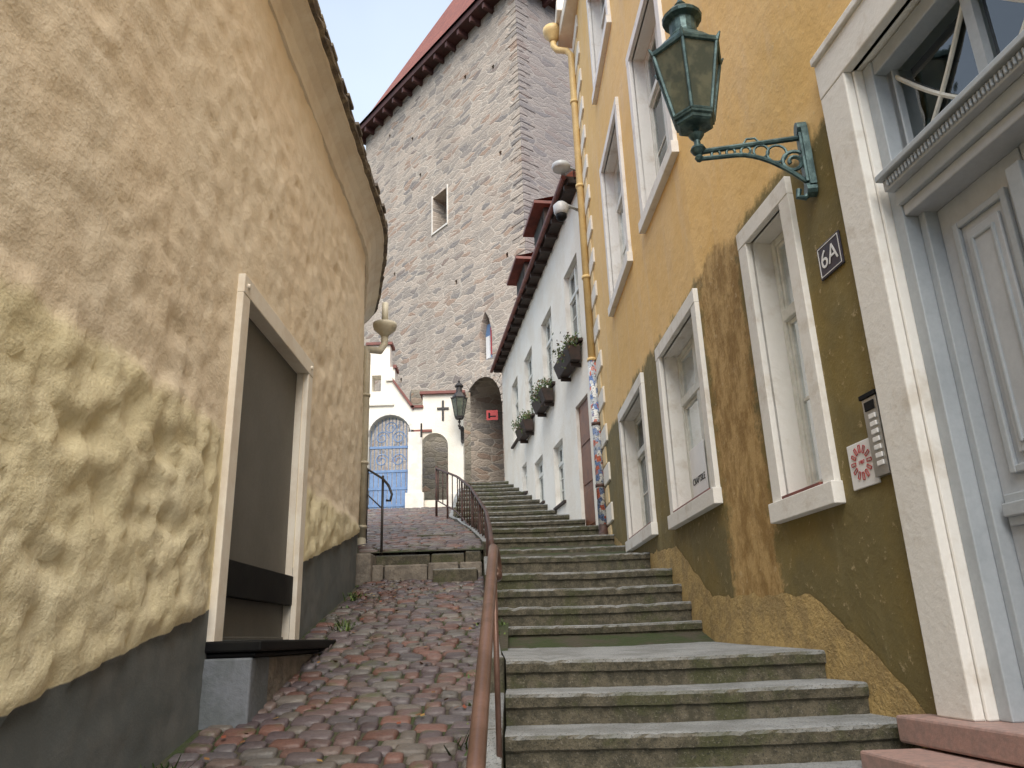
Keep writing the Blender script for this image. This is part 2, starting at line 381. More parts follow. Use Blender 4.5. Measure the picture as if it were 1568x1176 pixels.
px,py=1.33,11.95
mb.tube([(1.02,12.1,11.15),(1.02,12.1,10.85),(1.08,12.05,10.72),(1.25,11.97,10.62),(1.33,11.95,10.5),(px,py,4.3)],.062,14,0)
mb.tube([(px,py,4.3),(px,py,1.62)],.068,14,1)
mb.tube([(px,py,1.62),(px,py,1.52),(px-.02,py-.08,1.44),(px-.04,py-.18,1.40)],.072,14,2)
mb.lathe((1.02,12.1,10.95),[(.07,0),(.09,.06),(.17,.16),(.19,.22),(.19,.30)],16,0)
for zz in (9.4,7.6,5.8,4.3,3.2,2.2): mb.cyl((px,py,zz),(px,py,zz+.05),.078,None,14,0 if zz>4 else 2)
mb.build('downspout',['ypipe','stick','railrust'],yh,smooth=True)
mb=MB(); frq=(Vector((.93,11.6,0)),Vector((1,0,0)),Vector((0,1,0)))
mb.lbox(frq,.15,.7,0,.7,11.25,11.5); mb.build('gutter_box',['cream'],yh,bevel=.02)
# door
fr,W=frame(PY,2.2,3.6); o,e,n=fr
mb=MB()
fw=.25
mb.lbox(fr,W,W+fw,-.03,.05,-.40,2.98,0); mb.lbox(fr,-fw,0,-.03,.05,-.40,2.98,0)
mb.lbox(fr,-fw,W+fw,-.03,.053,2.98,3.22,0); mb.lbox(fr,-fw-.0,W+fw,-.02,.075,3.22,3.27,0)
mb.lbox(fr,W-.02,W,-.26,.0,-.40,2.98,0)
mb.build('door_surround',['trim'],yh,bevel=.008)
mb=MB()
mb.lbox(fr,W-.10,W-.022,-.24,-.05,-.40,2.97,0); mb.lbox(fr,.0,.09,-.24,-.05,-.40,2.97,0)
mb.lbox(fr,W-.15,W-.102,-.25,-.13,-.40,2.95,0)
mb.lbox(fr,.09,W-.10,-.24,-.06,2.88,2.97,0)
mb.lbox(fr,.08,W-.10,-.25,-.03,2.06,2.14,0); mb.lbox(fr,.06,W-.09,-.25,.02,2.14,2.20,1); mb.lbox(fr,.05,W-.08,-.25,.055,2.20,2.235,0)
mb.lbox(fr,.08,W-.10,-.25,-.06,2.00,2.06,1)
for k in range(46):
    s=.10+k*(W-.22)/46; mb.lbox(fr,s,s+.014,.02,.035,2.15,2.19,0)
dz0=-.38
for a,b in ((.09,W/2-.005),(W/2+.005,W-.152)):
    mb.lbox(fr,a,b,-.25,-.20,dz0,2.0,1)
    def mould(a2,b2,c,d,t=.035,o1=-.175):
        mb.lbox(fr,a2,a2+t,-.20,o1,c,d,0); mb.lbox(fr,b2-t,b2,-.20,o1,c,d,0)
        mb.lbox(fr,a2+t,b2-t,-.20,o1-.003,c,c+t,0); mb.lbox(fr,a2+t,b2-t,-.20,o1-.003,d-t,d,0)
    mould(a+.10,b-.10,.62,1.86); mb.lbox(fr,a+.17,b-.17,-.20,-.182,.70,1.78,1)
    mould(a+.20,b-.20,.74,1.74,.018,-.170)
    mould(a+.10,b-.10,-.25,.36); mb.lbox(fr,a+.17,b-.17,-.20,-.182,-.17,.28,1)
    mb.lbox(fr,a+.03,b-.03,-.20,-.155,.44,.50,0); mb.lbox(fr,a+.03,b-.03,-.20,-.175,.40,.54,0)
    mb.lbox(fr,a+.005,b-.005,-.20,-.17,dz0+.0,-.30,0)
mb.lbox(fr,W/2-.04,W/2+.04,-.20,-.14,dz0,1.9,0)
mb.build('door_leaf',['doorgrey','doorgrey2'],yh,bevel=.006)
mb=MB()
Q=lambda s,d,z:o+e*s+n*d+UP*z
mb.quad(Q(.09,-.17,2.235),Q(W-.1,-.17,2.235),Q(W-.1,-.17,2.88),Q(.09,-.17,2.88),1)
c=W/2-.005
def cbar(p,q,sag):
    pts=[]
    for i in range(9):
        t=i/8; pts.append(Q(lerp(p[0],q[0],t),-.155,lerp(p[1],q[1],t)+sag*math.sin(math.pi*t)))
    mb.tube(pts,.013,6,0)
for a0_,b0_ in ((.1,c),(c,W-.12)):
    cbar((a0_,2.24),(b0_,2.87),-.05); cbar((a0_,2.87),(b0_,2.24),-.05)
mb.lbox(fr,c-.03,c+.03,-.19,-.13,2.235,2.88,2)
mb.lbox(fr,.09,.13,-.20,-.13,2.235,2.88,2);mb.lbox(fr,W-.142,W-.102,-.20,-.13,2.235,2.88,2)
mb.quad(Q(-.2,-1.6,1.9),Q(W+.2,-1.6,1.9),Q(W+.2,-1.6,3.3),Q(-.2,-1.6,3.3),3)
for sx in (-.2,W+.2): mb.quad(Q(sx,-.3,1.9),Q(sx,-1.6,1.9),Q(sx,-1.6,3.3),Q(sx,-.3,3.3),3)
for zz in (1.9,3.3): mb.quad(Q(-.2,-.3,zz),Q(W+.2,-.3,zz),Q(W+.2,-1.6,zz),Q(-.2,-1.6,zz),3)
mb.build('door_transom_window',['winwood','glass','doorgrey','room'],yh)
def plate(name,Yc,z,w,h,mat,par=None):
    fr,_=frame(PY,Yc-w/2,Yc+w/2); mb=MB(); mb.lbox(fr,0,w,.003,.014,z-h/2,z+h/2,0)
    return mb.build(name,[mat],par,bevel=.004),fr
def text(s,fr,sc,zc,size,mat,par,d=.017,rot=0):
    cu=bpy.data.curves.new('lettering','FONT'); cu.body=s; cu.size=size; cu.align_x='CENTER'; cu.align_y='CENTER'; cu.extrude=.001
    cu.materials.append(MAT[mat]); ob=bpy.data.objects.new('lettering',cu); S.collection.objects.link(ob)
    o,e,n=fr; x=-e; M3=Matrix((x,UP,n)).transposed().to_4x4()
    ob.matrix_world=Matrix.Translation(o+e*sc+n*d+UP*zc)@M3
    ob.parent=par; return ob
p,fr2=plate('house_number_sign',4.09,2.08,.25,.21,'navy'); text('6A',fr2,.125,2.08,.16,'signwhite',p)
mb=MB()
for a,b,c,d in ((.012,.238,1.987,1.992),(.012,.238,2.168,2.173),(.012,.017,1.992,2.168),(.233,.238,1.992,2.168)): mb.lbox(fr2,a,b,.013,.0165,c,d,0)
mb.build('border',['signwhite'],p)
p,fr2=plate('wall_plaque',4.13,.84,.25,.25,'signwhite')
mb=MB(); o2,e2,n2=fr2
Q2=lambda s,z:o2+e2*s+n2*.018+UP*z
for k in range(12):
    a=k*math.pi/6
    r0,r1=.055,.095; da=.14
    A,B,C,D=(Q2(.125+r*math.cos(a+q),.85+r*math.sin(a+q)) for r,q in ((r0,-da),(r0,da),(r1,da*.6),(r1,-da*.6)))
    t_=lambda P0,P1:mb.tube([P0,P1],.0025,5)
    t_(A,B);t_(B,C);t_(C,D);t_(D,A)
mb.build('emblem',['red'],p); text('1907',fr2,.125,.85,.03,'red',p)
fr3,_=frame(PY,3.88,4.0); mb=MB()
mb.lbox(fr3,0,.125,.0,.035,.74,1.16,0)
for k in range(7): mb.lbox(fr3,.02,.075,.035,.045,.79+k*.042,.815+k*.042,1)
mb.lbox(fr3,.02,.105,.035,.04,1.09,1.14,2)
mb.lbox(fr3,-.01,.135,-.0,.045,1.16,1.185,2)
mb.build('door_intercom',['steel','signwhite','black'],None,bevel=.004)
fr4,W4=frame(PY,WIN[1][0],WIN[1][1]); mb=MB(); mb.lbox(fr4,.58,1.06,-.125,-.118,1.13,1.66,0); p=mb.build('window_sign',['signwhite'],None)
text('CRAFTSILE',fr4,.82,1.34,.085,'black',p,d=-.115)
mb=MB()
def slab(x0,x1,y0,y1,z0,z1,m=0):
    off=lambda Y:-.14*(Y-4)
    mb.hexa([Vector((x0+off(y0),y0,z0)),Vector((x1+off(y0),y0,z0)),Vector((x1+off(y1),y1,z0)),Vector((x0+off(y1),y1,z0)),Vector((x0+off(y0),y0,z1)),Vector((x1+off(y0),y0,z1)),Vector((x1+off(y1),y1,z1)),Vector((x0+off(y1),y1,z1))],m)
slab(1.76,2.25,1.7,3.98,-.52,-.40); slab(1.50,2.25,1.5,3.86,-.70,-.53); slab(1.30,2.2,1.3,3.4,-1.6,-.71)
mb.build('granite_doorstep',['pink'],None,bevel=.012)
# ============================================================ left house
lh=empty('left_cream_house')
LP=[(-4,-1.85),(8.6,-1.85),(9.1,-1.87),(9.7,-1.98),(10.3,-2.12),(11.0,-2.28),(11.6,-2.45),(12.2,-2.8)]
def PL(Y): return Vector((interp(LP,Y),Y,0))
def NL(Y):
    t=(PL(Y+.25)-PL(Y-.25)).normalized(); return Vector((t.y,-t.x,0))
def dispL(Y,z):
    pl=z-(.232*Y-.885)
    a=fn(Y*3.0+z*1.6,z*3.8-Y*1.2,3.1,3); b=fn(Y*7+z*3,z*9,9.1,2)
    amp=.050 if z<1.35 else .022
    amp*= 1 if Y<8 else .6
    amp*=.5+.9*max(0,min(1,.5+noise.noise(Vector((Y*.7,z*.7,4)))))
    d=amp*(-abs(a)*1.2+.35)+.009*b+.03*fn(Y*.5,z*.5,7,2)
    if z<1.34+.05*noise.noise(Vector((Y*1.4,0,2))): d+=.018
    if pl<0: d=d*.25-.012
    dx=max(4.74-Y,0,Y-6.62); dz=max(-.02-z,0,z-2.46); q=min(1,math.hypot(dx,dz)/.15)
    return d*q
mb=MB(); st=.05
ys=[]; y=-4.0
while y<1.9: ys.append(round(y,3)); y+=.1 if y>1 else .5
y=2.0
while y<12.201: ys.append(round(y,3)); y+=st
ys=sorted(set(ys)); 
zs=[-2+.2*i for i in range(5)]; z=-1.0
while z<5.31: zs.append(round(z,3)); z+=st
idx={}
for i,Y in enumerate(ys):
    P=PL(Y);N=NL(Y)
    for j,z in enumerate(zs):
        idx[i,j]=len(mb.v); mb.v.append(tuple(P+N*dispL(Y,z)+UP*z))
for i in range(len(ys)-1):
    for j in range(len(zs)-1):
        my,mz=(ys[i]+ys[i+1])/2,(zs[j]+zs[j+1])/2
        if 4.9<my<6.45 and .05<mz<2.3: continue
        mb.f.append([idx[i,j],idx[i+1,j],idx[i+1,j+1],idx[i,j+1]]); mb.m.append(0); mb.c.append((1,1,1))
mb.build('plaster_wall',['left'],lh,smooth=True)
mb=MB()
mb.quad(Vector((-2.8,12.2,-1)),Vector((-9,12.2,-1)),Vector((-9,12.2,5.3)),Vector((-2.8,12.2,5.3)),0)
mb.quad(Vector((-1.85,-4,-2)),Vector((-9,-4,-2)),Vector((-9,-4,5.3)),Vector((-1.85,-4,5.3)),0)
mb.build('end_walls',['left'],lh)
frL=(Vector((-1.85,4.76,0)),Vector((0,1,0)),Vector((1,0,0)))
mb=MB()
mb.lbox(frL,0,.14,-.15,.045,.03,2.30,0); mb.lbox(frL,1.70,1.84,-.15,.045,.03,2.30,0); mb.lbox(frL,0,1.84,-.15,.048,2.30,2.44,0)
mb.lbox(frL,.14,1.70,-.2,-.06,.03,2.30,1)
mb.lbox(frL,.14,1.70,-.06,-.045,.03,.07,1)
mb.lbox(frL,.10,1.70,-.045,.01,.31,.54,2)
for s,z in ((.07,2.37),(1.76,2.37)): mb.cyl(Vector((-1.81,4.76+s,z)),Vector((-1.785,4.76+s,z)),.02,None,10,0)
mb.build('blind_window',['cream','panel','black'],lh,bevel=.008)
mb=MB()
mb.lbox(frL,0.02,2.0,-.02,.27,-.9,-.06,0)
mb.lbox(frL,.0,.35,-.02,.275,-.9,-.058,1)
mb.lbox(frL,-.01,2.06,-.02,.33,-.025,.04,2); mb.lbox(frL,.02,2.02,-.02,.29,-.056,-.027,2)
mb.build('bench_ledge',['sidestone','benchgrey','black'],lh,bevel=.012)
mb=MB(); prof=[(-.01,4.86,0),(.03,4.87,0),(.035,4.93,0),(.06,5.02,0),(.12,5.10,0),(.20,5.15,0),(.225,5.16,0),(.225,5.20,0),(.235,5.205,1),(.27,5.21,1),(.275,5.25,1),(.24,5.27,1),(.25,5.29,1),(.235,5.33,1),(.0,5.55,2),(-2.5,7.6,2)]
yy=[-4+i*.4 for i in range(14)]+[1.7+i*.1 for i in range(106)]
base=len(mb.v)
for Y in yy:
    P=PL(Y);N=NL(Y)
    for k,(d,z,m) in enumerate(prof):
        j=.012*noise.noise(Vector((Y*5,k*3.3,0)))+(.028*noise.noise(Vector((Y*9,k*2.1,5))) if m==1 else 0)
        mb.v.append(tuple(P+N*(d+j)+UP*(z+j*.8)))
n_=len(prof)
for i in range(len(yy)-1):
    for k in range(n_-1):
        a=base+i*n_+k; mb.f.append([a,a+n_,a+n_+1,a+1]); mb.m.append(prof[k+1][2]); mb.c.append((1,1,1))
mb.build('eave_and_roof',['cream','tilegrey','tiles'],lh)
mb=MB(); 
y=2.0
while y<11.9:
    P=PL(y);N=NL(y); w=random.uniform(.16,.26)
    T=Vector((-N.y,N.x,0)); f3=(P,T,N)
    mb.lbox(f3,0,w*.93,.05,.27+random.uniform(-.01,.03),5.28,5.315+random.uniform(0,.015),0)
    y+=w
mb.build('eave_slabs',['tilegrey'],lh,bevel=.008)
mb=MB()
hx,hy=-1.98,11.25
mb.lathe((hx,hy,4.55),[(.05,0),(.07,.05),(.17,.14),(.19,.2),(.19,.24)],16)
mb.tube([(hx,hy,4.6),(hx,hy,4.45),(hx-.05,hy-.1,4.3),(hx-.2,hy-.5,4.18),(-2.13,10.65,4.05),(-2.13,10.65,3.8),(-2.13,10.65,1.35)],.055,12)
mb.tube([(-2.13,10.65,1.35),(-2.12,10.6,1.25),(-2.05,10.45,1.18)],.06,12)
mb.tube([(hx,hy,5.15),(hx,hy,4.75)],.05,12)
for zz in (3.4,2.4,1.5): mb.cyl((-2.13,10.65,zz),(-2.13,10.65,zz+.04),.068,None,12)
mb.build('downspout',['cpipe'],lh,smooth=True)
# ============================================================ ground, path, stairs
mb=MB()
gy=[-600,-100,-20,-4,0]+[i*1.0 for i in range(1,24)]+[26,40,100,600]
def gH(Y):
    if Y<=0: return -1.66
    return interp([(0,-1.66),(9.5,.60),(9.9,.95),(21.5,3.35),(26,3.9),(600,4.0)],Y)
gx=[-600,-100,-20,-5,-2,-.2,1,2,5,20,100,600]
for a,b in zip(gy,gy[1:]):
    for c,d in zip(gx,gx[1:]):
        mb.quad(Vector((c,a,gH(a))),Vector((d,a,gH(a))),Vector((d,b,gH(b))),Vector((c,b,gH(b))),0)
mb.build('ground',['dirt'])
def stone(mb,x,y,w,l,zf,c,rot=0):
    hw,hl=w/2,l/2; r=min(hw,hl)*.30
    ring=[(-hw+r,-hl),(hw-r,-hl),(hw,-hl+r),(hw,hl-r),(hw-r,hl),(-hw+r,hl),(-hw,hl-r),(-hw,-hl+r)]
    cs,sn=math.cos(rot),math.sin(rot); h=random.uniform(-.009,.009); tx=random.uniform(-.06,.06);ty=random.uniform(-.07,.07)
    jit=[(random.uniform(.93,1.03),random.uniform(.90,1.03)) for _ in range(8)]
    pts=[]
    for sc,dz in ((1,-.06),(1,-.012),(.93,-.002),(.76,.004)):
        for (a,b),(ja,jb) in zip(ring,jit):
            a*=sc*ja;b*=sc*jb
            X=x+a*cs-b*sn;Y=y+a*sn+b*cs
            pts.append(Vector((X,Y,zf(Y)+dz+h+a*tx+b*ty)))
    pts.append(Vector((x,y,zf(y)+.006+h)))
    fs=[]
    for L in range(3):
        for k in range(8): fs.append((L*8+k,L*8+(k+1)%8,(L+1)*8+(k+1)%8,(L+1)*8+k))
    for k in range(8): fs.append((24+k,24+(k+1)%8,32))
    mb.add(pts,fs,0,c)
COLS=[(.115,.078,.075),(.092,.072,.077),(.125,.092,.082),(.100,.088,.094),(.125,.115,.108),(.140,.072,.058),(.110,.088,.092),(.082,.062,.067),(.140,.122,.108),(.135,.078,.066)]
def cobbles(name,y0,y1,xl,xr,zf,lo=.085,hi=.125,wlo=.10,whi=.21):
    mb=MB(); y=y0
    while y<y1:
        rd=random.uniform(lo,hi); x=xl(y)+random.uniform(0,.05); ang=random.uniform(-.02,.02)
        while x<xr(y)-.05:
            w=min(random.uniform(wlo,whi),xr(y)-x)
            c=random.choice(COLS); k=random.uniform(.75,1.25); c=tuple(v*k for v in c)
            wob=.06*noise.noise(Vector((x*1.3,y*.6,1)))+ang*(x+1)
            stone(mb,x+w/2,y+rd/2+wob,w-.014,rd-.014,zf,c,random.uniform(-.06,.06)+ang)
            x+=w
        y+=rd
    return mb.build(name,['cob'],smooth=True)
cobbles('cobblestone_path',-.6,9.42,lambda Y:-1.84 if Y<9 else -1.88,lambda Y:stairL(Y)-.10,pathH)
cobbles('cobblestone_path',9.75,21.3,lambda Y:interp([(9.7,-1.98),(12,-2.7),(16,-4.0),(22,-4.4)],Y),lambda Y:stairL(Y)-.12,upH,.12,.16,.14,.28)
mb=MB()
for i in range(26):
    a=-.8+i*.4;b=a+.4
    mb.quad(Vector((-1.9,a,pathH(a)-.020)),Vector((-.1,a,pathH(a)-.020)),Vector((-.1,b,pathH(b)-.020)),Vector((-1.9,b,pathH(b)-.020)))
for i in range(30):
    a=9.6+i*.4;b=a+.4
    l=lambda Y:interp([(9.7,-2.2),(12,-2.9),(16,-4.2),(22,-4.6)],Y)
    mb.quad(Vector((l(a),a,upH(a)-.02)),Vector((stairL(a)-.1,a,upH(a)-.02)),Vector((stairL(b)-.1,b,upH(b)-.02)),Vector((l(b),b,upH(b)-.02)))
mb.build('path_bed',['dirt'])
mb=MB()
def rough(x0,x1,y0,y1,z0,z1,m=0):
    fr=(Vector((x0,y0,0)),Vector((1,0,0)),Vector((0,1,0))); mb.lbox(fr,0,x1-x0,0,y1-y0,z0,z1,m)
x=-1.98
while x<-.5:
    w=random.uniform(.3,.6); w=min(w,-.42-x); rough(x,x+w-.012,9.42+random.uniform(-.02,.02),9.78,.4,.88+random.uniform(-.015,.015)); x+=w
x=-1.75
while x<-.5:
    w=random.uniform(.35,.7); w=min(w,-.44-x); rough(x,x+w-.012,9.62+random.uniform(-.02,.02),10.1,.5,1.03+random.uniform(-.02,.015),1); x+=w
rough(-1.0,-.48,9.2,9.5,.5,.80,1); rough(-2.2,-1.74,9.3,10.2,.4,1.02,0)
rough(-1.72,-1.1,10.15,10.5,.9,1.2,1); rough(-1.5,-.9,11.6,11.9,1.2,1.52,1)
mb.build('terrace_steps',['sidestone','steps'],None,bevel=.02)
mb=MB()
lst=[]
Y0=4.85
for k in range(0,10): lst.append((Y0-.4*k,-.12-.16*k))
lst=lst[::-1]
for k in range(4): lst.append((7.0+.283*k,.10+.173*k))
z=.875; Y=8.8
while z<4.42:
    while stairH(Y)<z-.12: Y+=.01
    lst.append((Y,z)); z+=.265
    Y+=.2
N=60
for i,(yf,zt) in enumerate(lst):
    yb=lst[i+1][0]+.05 if i+1<len(lst) else 24.5
    prevz=lst[i-1][1] if i else -1.6
    rz=.055 if abs(yf-4.85)<.01 else 0
    zb=prevz-.06+(.055 if i and abs(lst[i-1][0]-4.85)<.01 else 0)
    pr=[(.018,zb),(.014,zt-.085),(-.008,zt-.070),(-.014,zt-.022),(-.004,zt-.005),(.02,zt),(yb-yf,zt+rz)]
    base=len(mb.v)
    for k in range(N+1):
        t=k/N
        for q,(dy,zz) in enumerate(pr):
            Yp=yf+dy; L=stairL(Yp); R=stairR(Yp)
            if i<10: R=min(R,1.9)
            if yf<3.7: R=min(R,1.75+.1)
            x=lerp(L,R,t); 
            j=.004*noise.noise(Vector((x*4,yf*7,q*.7)))+.006*noise.noise(Vector((x*17,yf*3,q*2.)))
            wear=-.010*math.exp(-((t-.5)/.3)**2) if q>1 else 0
            ch=-.009*max(0,noise.noise(Vector((x*9,yf*5,1)))-.3)*4 if q in (3,4,5) else 0
            mb.v.append((x,Yp+j*(0 if q==6 else 1)-ch*.6,zz+j*.5+wear+ch))
    for k in range(N):
        for q in range(6):
            a=base+k*7+q; mb.f.append([a,a+7,a+8,a+1]); mb.m.append(0); mb.c.append((1,1,1))
    mb.quad(Vector((stairL(yf),yf+.01,zb-.4)),Vector((stairL(yb),yb,zb-.4)),Vector((stairL(yb),yb,zt+rz-.005)),Vector((stairL(yf),yf+.01,zt-.02)),0)
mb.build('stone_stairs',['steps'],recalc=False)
mb=MB(); y=-.5
def kz(Y):
    s=-1.6
    for yf,zt in lst:
        if yf<=Y: s=zt
    b=pathH(Y) if Y<9.6 else upH(Y)
    return max(b,min(s,b+.5))+.02
while y<21:
    l=random.uniform(.5,.9); y2=y+l-.012
    a,b=kz(y),kz(y2); 
    if b-a>.3: b=a+.12
    xa,xb=stairL(y),stairL(y2)
    lo=-.5
    P=[Vector((xa-.11,y,a+lo)),Vector((xa-.012,y,a+lo)),Vector((xb-.012,y2,b+lo)),Vector((xb-.11,y2,b+lo)),Vector((xa-.11,y,a)),Vector((xa-.012,y,a)),Vector((xb-.012,y2,b)),Vector((xb-.11,y2,b))]
    mb.hexa(P); y+=l
mb.build('kerb_stones',['steps'],bevel=.015)
# ============================================================ rails
mb=MB()
pts=[(-.125,Y,.4*(Y-2.95)) for Y in (.3,1,2,3,3.9)]
pts+=[(-.125,4.05,.445),(-.12,4.14,.44),(-.115,4.19,.40),(-.11,4.2,.35),(-.11,4.16,.31),(-.11,4.11,.32)]
mb.tube(pts,.0255,16)
for Y in (.6,3.95):
    zt=.4*(Y-2.95); k=[s for s in lst if s[0]<=Y]; zb=k[-1][1] if k else -1.6
    mb.cyl((-.115,Y,zb-.05),(-.122,Y,zt-.01),.014,None,10)
mb.build('handrail',['rail'],smooth=True)
mb=MB()
RP=[(-.23,7.05,.80),(-.30,8.6,1.18),(-.41,10.5,1.66),(-.76,13,2.47),(-1.14,15,3.07),(-1.72,16.6,3.60)]
def rp(Y): return Vector((interp([(p[1],p[0]) for p in RP],Y),Y,interp([(p[1],p[2]) for p in RP],Y)))
mb.tube([rp(7.05+i*.35) for i in range(28)]+[RP[-1]],.024,10)
mb.tube([rp(7.05+i*.35)-UP*.70 for i in range(28)]+[Vector(RP[-1])-UP*.7],.014,8)
mb.tube([RP[0],(-.23,6.98,.78),(-.225,6.94,.72),(-.225,6.95,.66),(-.225,7.0,.64)],.022,10)
y=7.08;k=0
while y<16.6:
    p=rp(y)
    if k%4==0: mb.cyl(p,p-UP*1.15,.020,None,8)
    else: mb.cyl(p,p-UP*.70,.011,None,8)
    y+=.36;k+=1
p=Vector(RP[-1]); mb.cyl(p+UP*.05,p-UP*1.1,.026,None,8)
mb.build('iron_balustrade',['railrust'],smooth=True)
mb=MB()
mb.tube([(-2.25,11.2,2.5),(-2.1,10.8,2.36),(-1.68,9.65,1.98),(-1.58,9.5,1.86),(-1.53,9.45,1.74),(-1.55,9.45,1.66),(-1.6,9.46,1.67)],.016,8)
mb.tube([(-2.1,10.8,2.0),(-1.68,9.65,1.6)],.009,8)
mb.cyl((-1.68,9.65,.8),(-1.68,9.65,2.02),.016,None,8); mb.cyl((-2.1,10.8,1.1),(-2.1,10.8,2.36),.014,None,8)
mb.build('black_handrail',['iron'],smooth=True)
# ============================================================ street lamp
def lantern(name,base,wallp,mats,sc=1.0,seg=6,hs=1.0):
    par=empty(name); A=Vector(base)
    mb=MB(); Z=lambda p:(p[0]*sc,p[1]*sc*hs)
    L=lambda prof,sg=16,rot=0:mb.lathe(A,[Z(p) for p in prof],sg,0,rot)
    L([(.0,-.09),(.018,-.075),(.028,-.05),(.018,-.03),(.035,-.01),(.05,.02),(.04,.045),(.022,.06),(.02,.1),(.04,.13),(.05,.15),(.025,.17),(.022,.2),(.05,.22)])
    L([(.03,.21),(.11,.22),(.125,.235),(.125,.26),(.14,.27),(.145,.30)],seg,.2)
    z0,z1,r0,r1=.30*hs,.86*hs,.135,.235
    for k in range(seg):
        a=.2+2*math.pi*k/seg
        p0=A+Vector((r0*math.cos(a),r0*math.sin(a),z0))*sc; p1=A+Vector((r1*math.cos(a),r1*math.sin(a),z1))*sc
        mb.tube([p0,p1],.013*sc,6,0)
        a2=.2+2*math.pi*(k+1)/seg
        q0=A+Vector((r0*math.cos(a2),r0*math.sin(a2),z0))*sc; q1=A+Vector((r1*math.cos(a2),r1*math.sin(a2),z1))*sc
        mb.tube([p0,q0],.013*sc,6,0); mb.tube([p1,q1],.015*sc,6,0)
        mb.tube([p1,p1+Vector((math.cos(a)*.03,math.sin(a)*.03,.045))*sc],[.018*sc,.006*sc],6,0)
    L([(.240,.86),(.250,.87),(.250,.885),(.225,.895),(.14,1.02),(.115,1.04),(.11,1.06)],seg,.2)
    L([(.095,1.05),(.10,1.07),(.09,1.09),(.09,1.22),(.13,1.235),(.135,1.26),(.10,1.31),(.06,1.35),(.025,1.37),(.04,1.40),(.022,1.43),(.008,1.47),(0.001,1.49)])
    L([(.03,.28),(.03,.40),(.05,.42),(.05,.50),(.03,.62),(.0,.64)],12)
    mb.build('lantern_frame',[mats[0]],par)
    mb=MB()
    for k in range(seg):
        a=.2+2*math.pi*k/seg;a2=.2+2*math.pi*(k+1)/seg; q=.985
        P=lambda r,a,z:A+Vector((r*q*math.cos(a),r*q*math.sin(a),z))*sc
        mb.quad(P(r0,a,z0),P(r0,a2,z0),P(r1,a2,z1),P(r1,a,z1),0)
    mb.build('glass_panes',[mats[1]],par)
    mb=MB(); Wp=Vector(wallp); ar=Wp-A; ar.z=0; ln=ar.length; e=ar.normalized(); zt=Wp.z-A.z
    Q=lambda s,z:A+e*s+UP*z
    mb.tube([Q(0,0),Q(ln*.5,zt*.5),Q(ln,zt)],.018*sc,8)
    mb.tube([Q(0,0)+UP*.0,Q(ln*.02,.0)],.03*sc,8)
    low=[Q(ln*t,-.05*sc-.28*sc*max(0,(t-.35)/.65)**1.8) for t in [i/14 for i in range(15)]]
    mb.tube(low,.015*sc,8)
    for t in (.16,.3,.44,.58,.72):
        d=(.05+.28*max(0,(t-.35)/.65)**1.8)*sc/2+.004; r=max(.018*sc,min(d*.9,.06*sc))
        cpt=Q(ln*t,-d+zt*t*.5)
        mb.tube([cpt+e*(r*math.cos(q*math.pi/8))+UP*(r*math.sin(q*math.pi/8)) for q in range(17)],.009*sc,6)
    cpt=Q(ln*.86,-.14*sc)
    mb.tube([cpt+(e*math.cos(q*math.pi/8)+UP*math.sin(q*math.pi/8))*(.085*sc*(1-q/34)) for q in range(26)],.013*sc,6)
    fr=(Wp,Vector((-e.y,e.x,0)),-e)
    mb.lbox(fr,-.05*sc,.05*sc,-.01,.03*sc,-.36*sc,.05*sc); mb.lbox(fr,-.035*sc,.035*sc,.03*sc,.045*sc,-.33*sc,.02*sc)
    for zz in (.06,-.38):
        mb.tube([Wp+UP*(zz*sc)+(-e)*-.01,Wp+UP*(zz*sc)+(-e)*.05*sc],.045*sc,12)
    mb.tube([Wp-UP*.40*sc-e*.03*sc,Wp-UP*.43*sc-e*.06*sc,Wp-UP*.42*sc-e*.10*sc,Wp-UP*.37*sc-e*.09*sc],.018*sc,8)
    mb.tube([Q(ln*.42,.02),Q(ln*.46,.06*sc),Q(ln*.54,.06*sc),Q(ln*.58,.02)],.008*sc,6)
    mb.build('bracket_arm',[mats[0]],par)
    return par
lantern('street_lamp',(1.235,4.20,2.90),(1.89,4.12,2.93),('patina','lampglass'),hs=.84)
# ============================================================ white house
wh=empty('white_house')
e=(WB-WA).normalized()
def PW(Y): return WA+(WB-WA)*((Y-12.4)/10.2)
mb=MB()
UWW=[(12.85,13.95),(15.25,16.35),(17.6,18.7),(19.8,20.8)]
LWW=[(14.8,15.7,2.5,3.75),(16.85,17.85,2.85,3.9),(18.9,19.6,3.45,4.2)]
ops=[(a,b,5.05,6.8,.14) for a,b in UWW]+[w+(.14,) for w in LWW]+[(12.72,13.62,1.62,4.0,.2)]
wall(mb,PW,[12.4,22.6],0,8.0,ops,.14,0,1,step=20)
mb.quad(WA,Vector((6,12.4,0)),Vector((6,12.4,8)),WA+UP*8,0)
mb.quad(WB,WB+Vector((8,1.3,0)),WB+Vector((8,1.3,8)),WB+UP*8,0)
mb.build('walls',['whitewash','white'],wh)
for i,(a,b) in enumerate(UWW): window('upper_window_%d'%(i+1),PW,a,b,5.05,6.8,wh,sur=0,depth=.10,bars=3,surm='white')
for i,w in enumerate(LWW): window('lower_window_%d'%(i+1),PW,*w,wh,sur=0,depth=.10,bars=3,curtain=False,surm='white')
mb=MB()
for a,b in UWW: 
    f5,W5=frame(PW,a,b); mb.lbox(f5,-.08,W5+.08,-.01,.07,5.0,5.048,0)
for w in LWW:
    f5,W5=frame(PW,w[0],w[1]); mb.lbox(f5,-.05,W5+.05,-.01,.05,w[2]-.05,w[2]-.002,0)
mb.build('window_sills',['darkwood'],wh)
f5,W5=frame(PW,12.72,13.62); mb=MB()
mb.lbox(f5,0.0,W5,-.14,-.06,1.62,4.0,0)
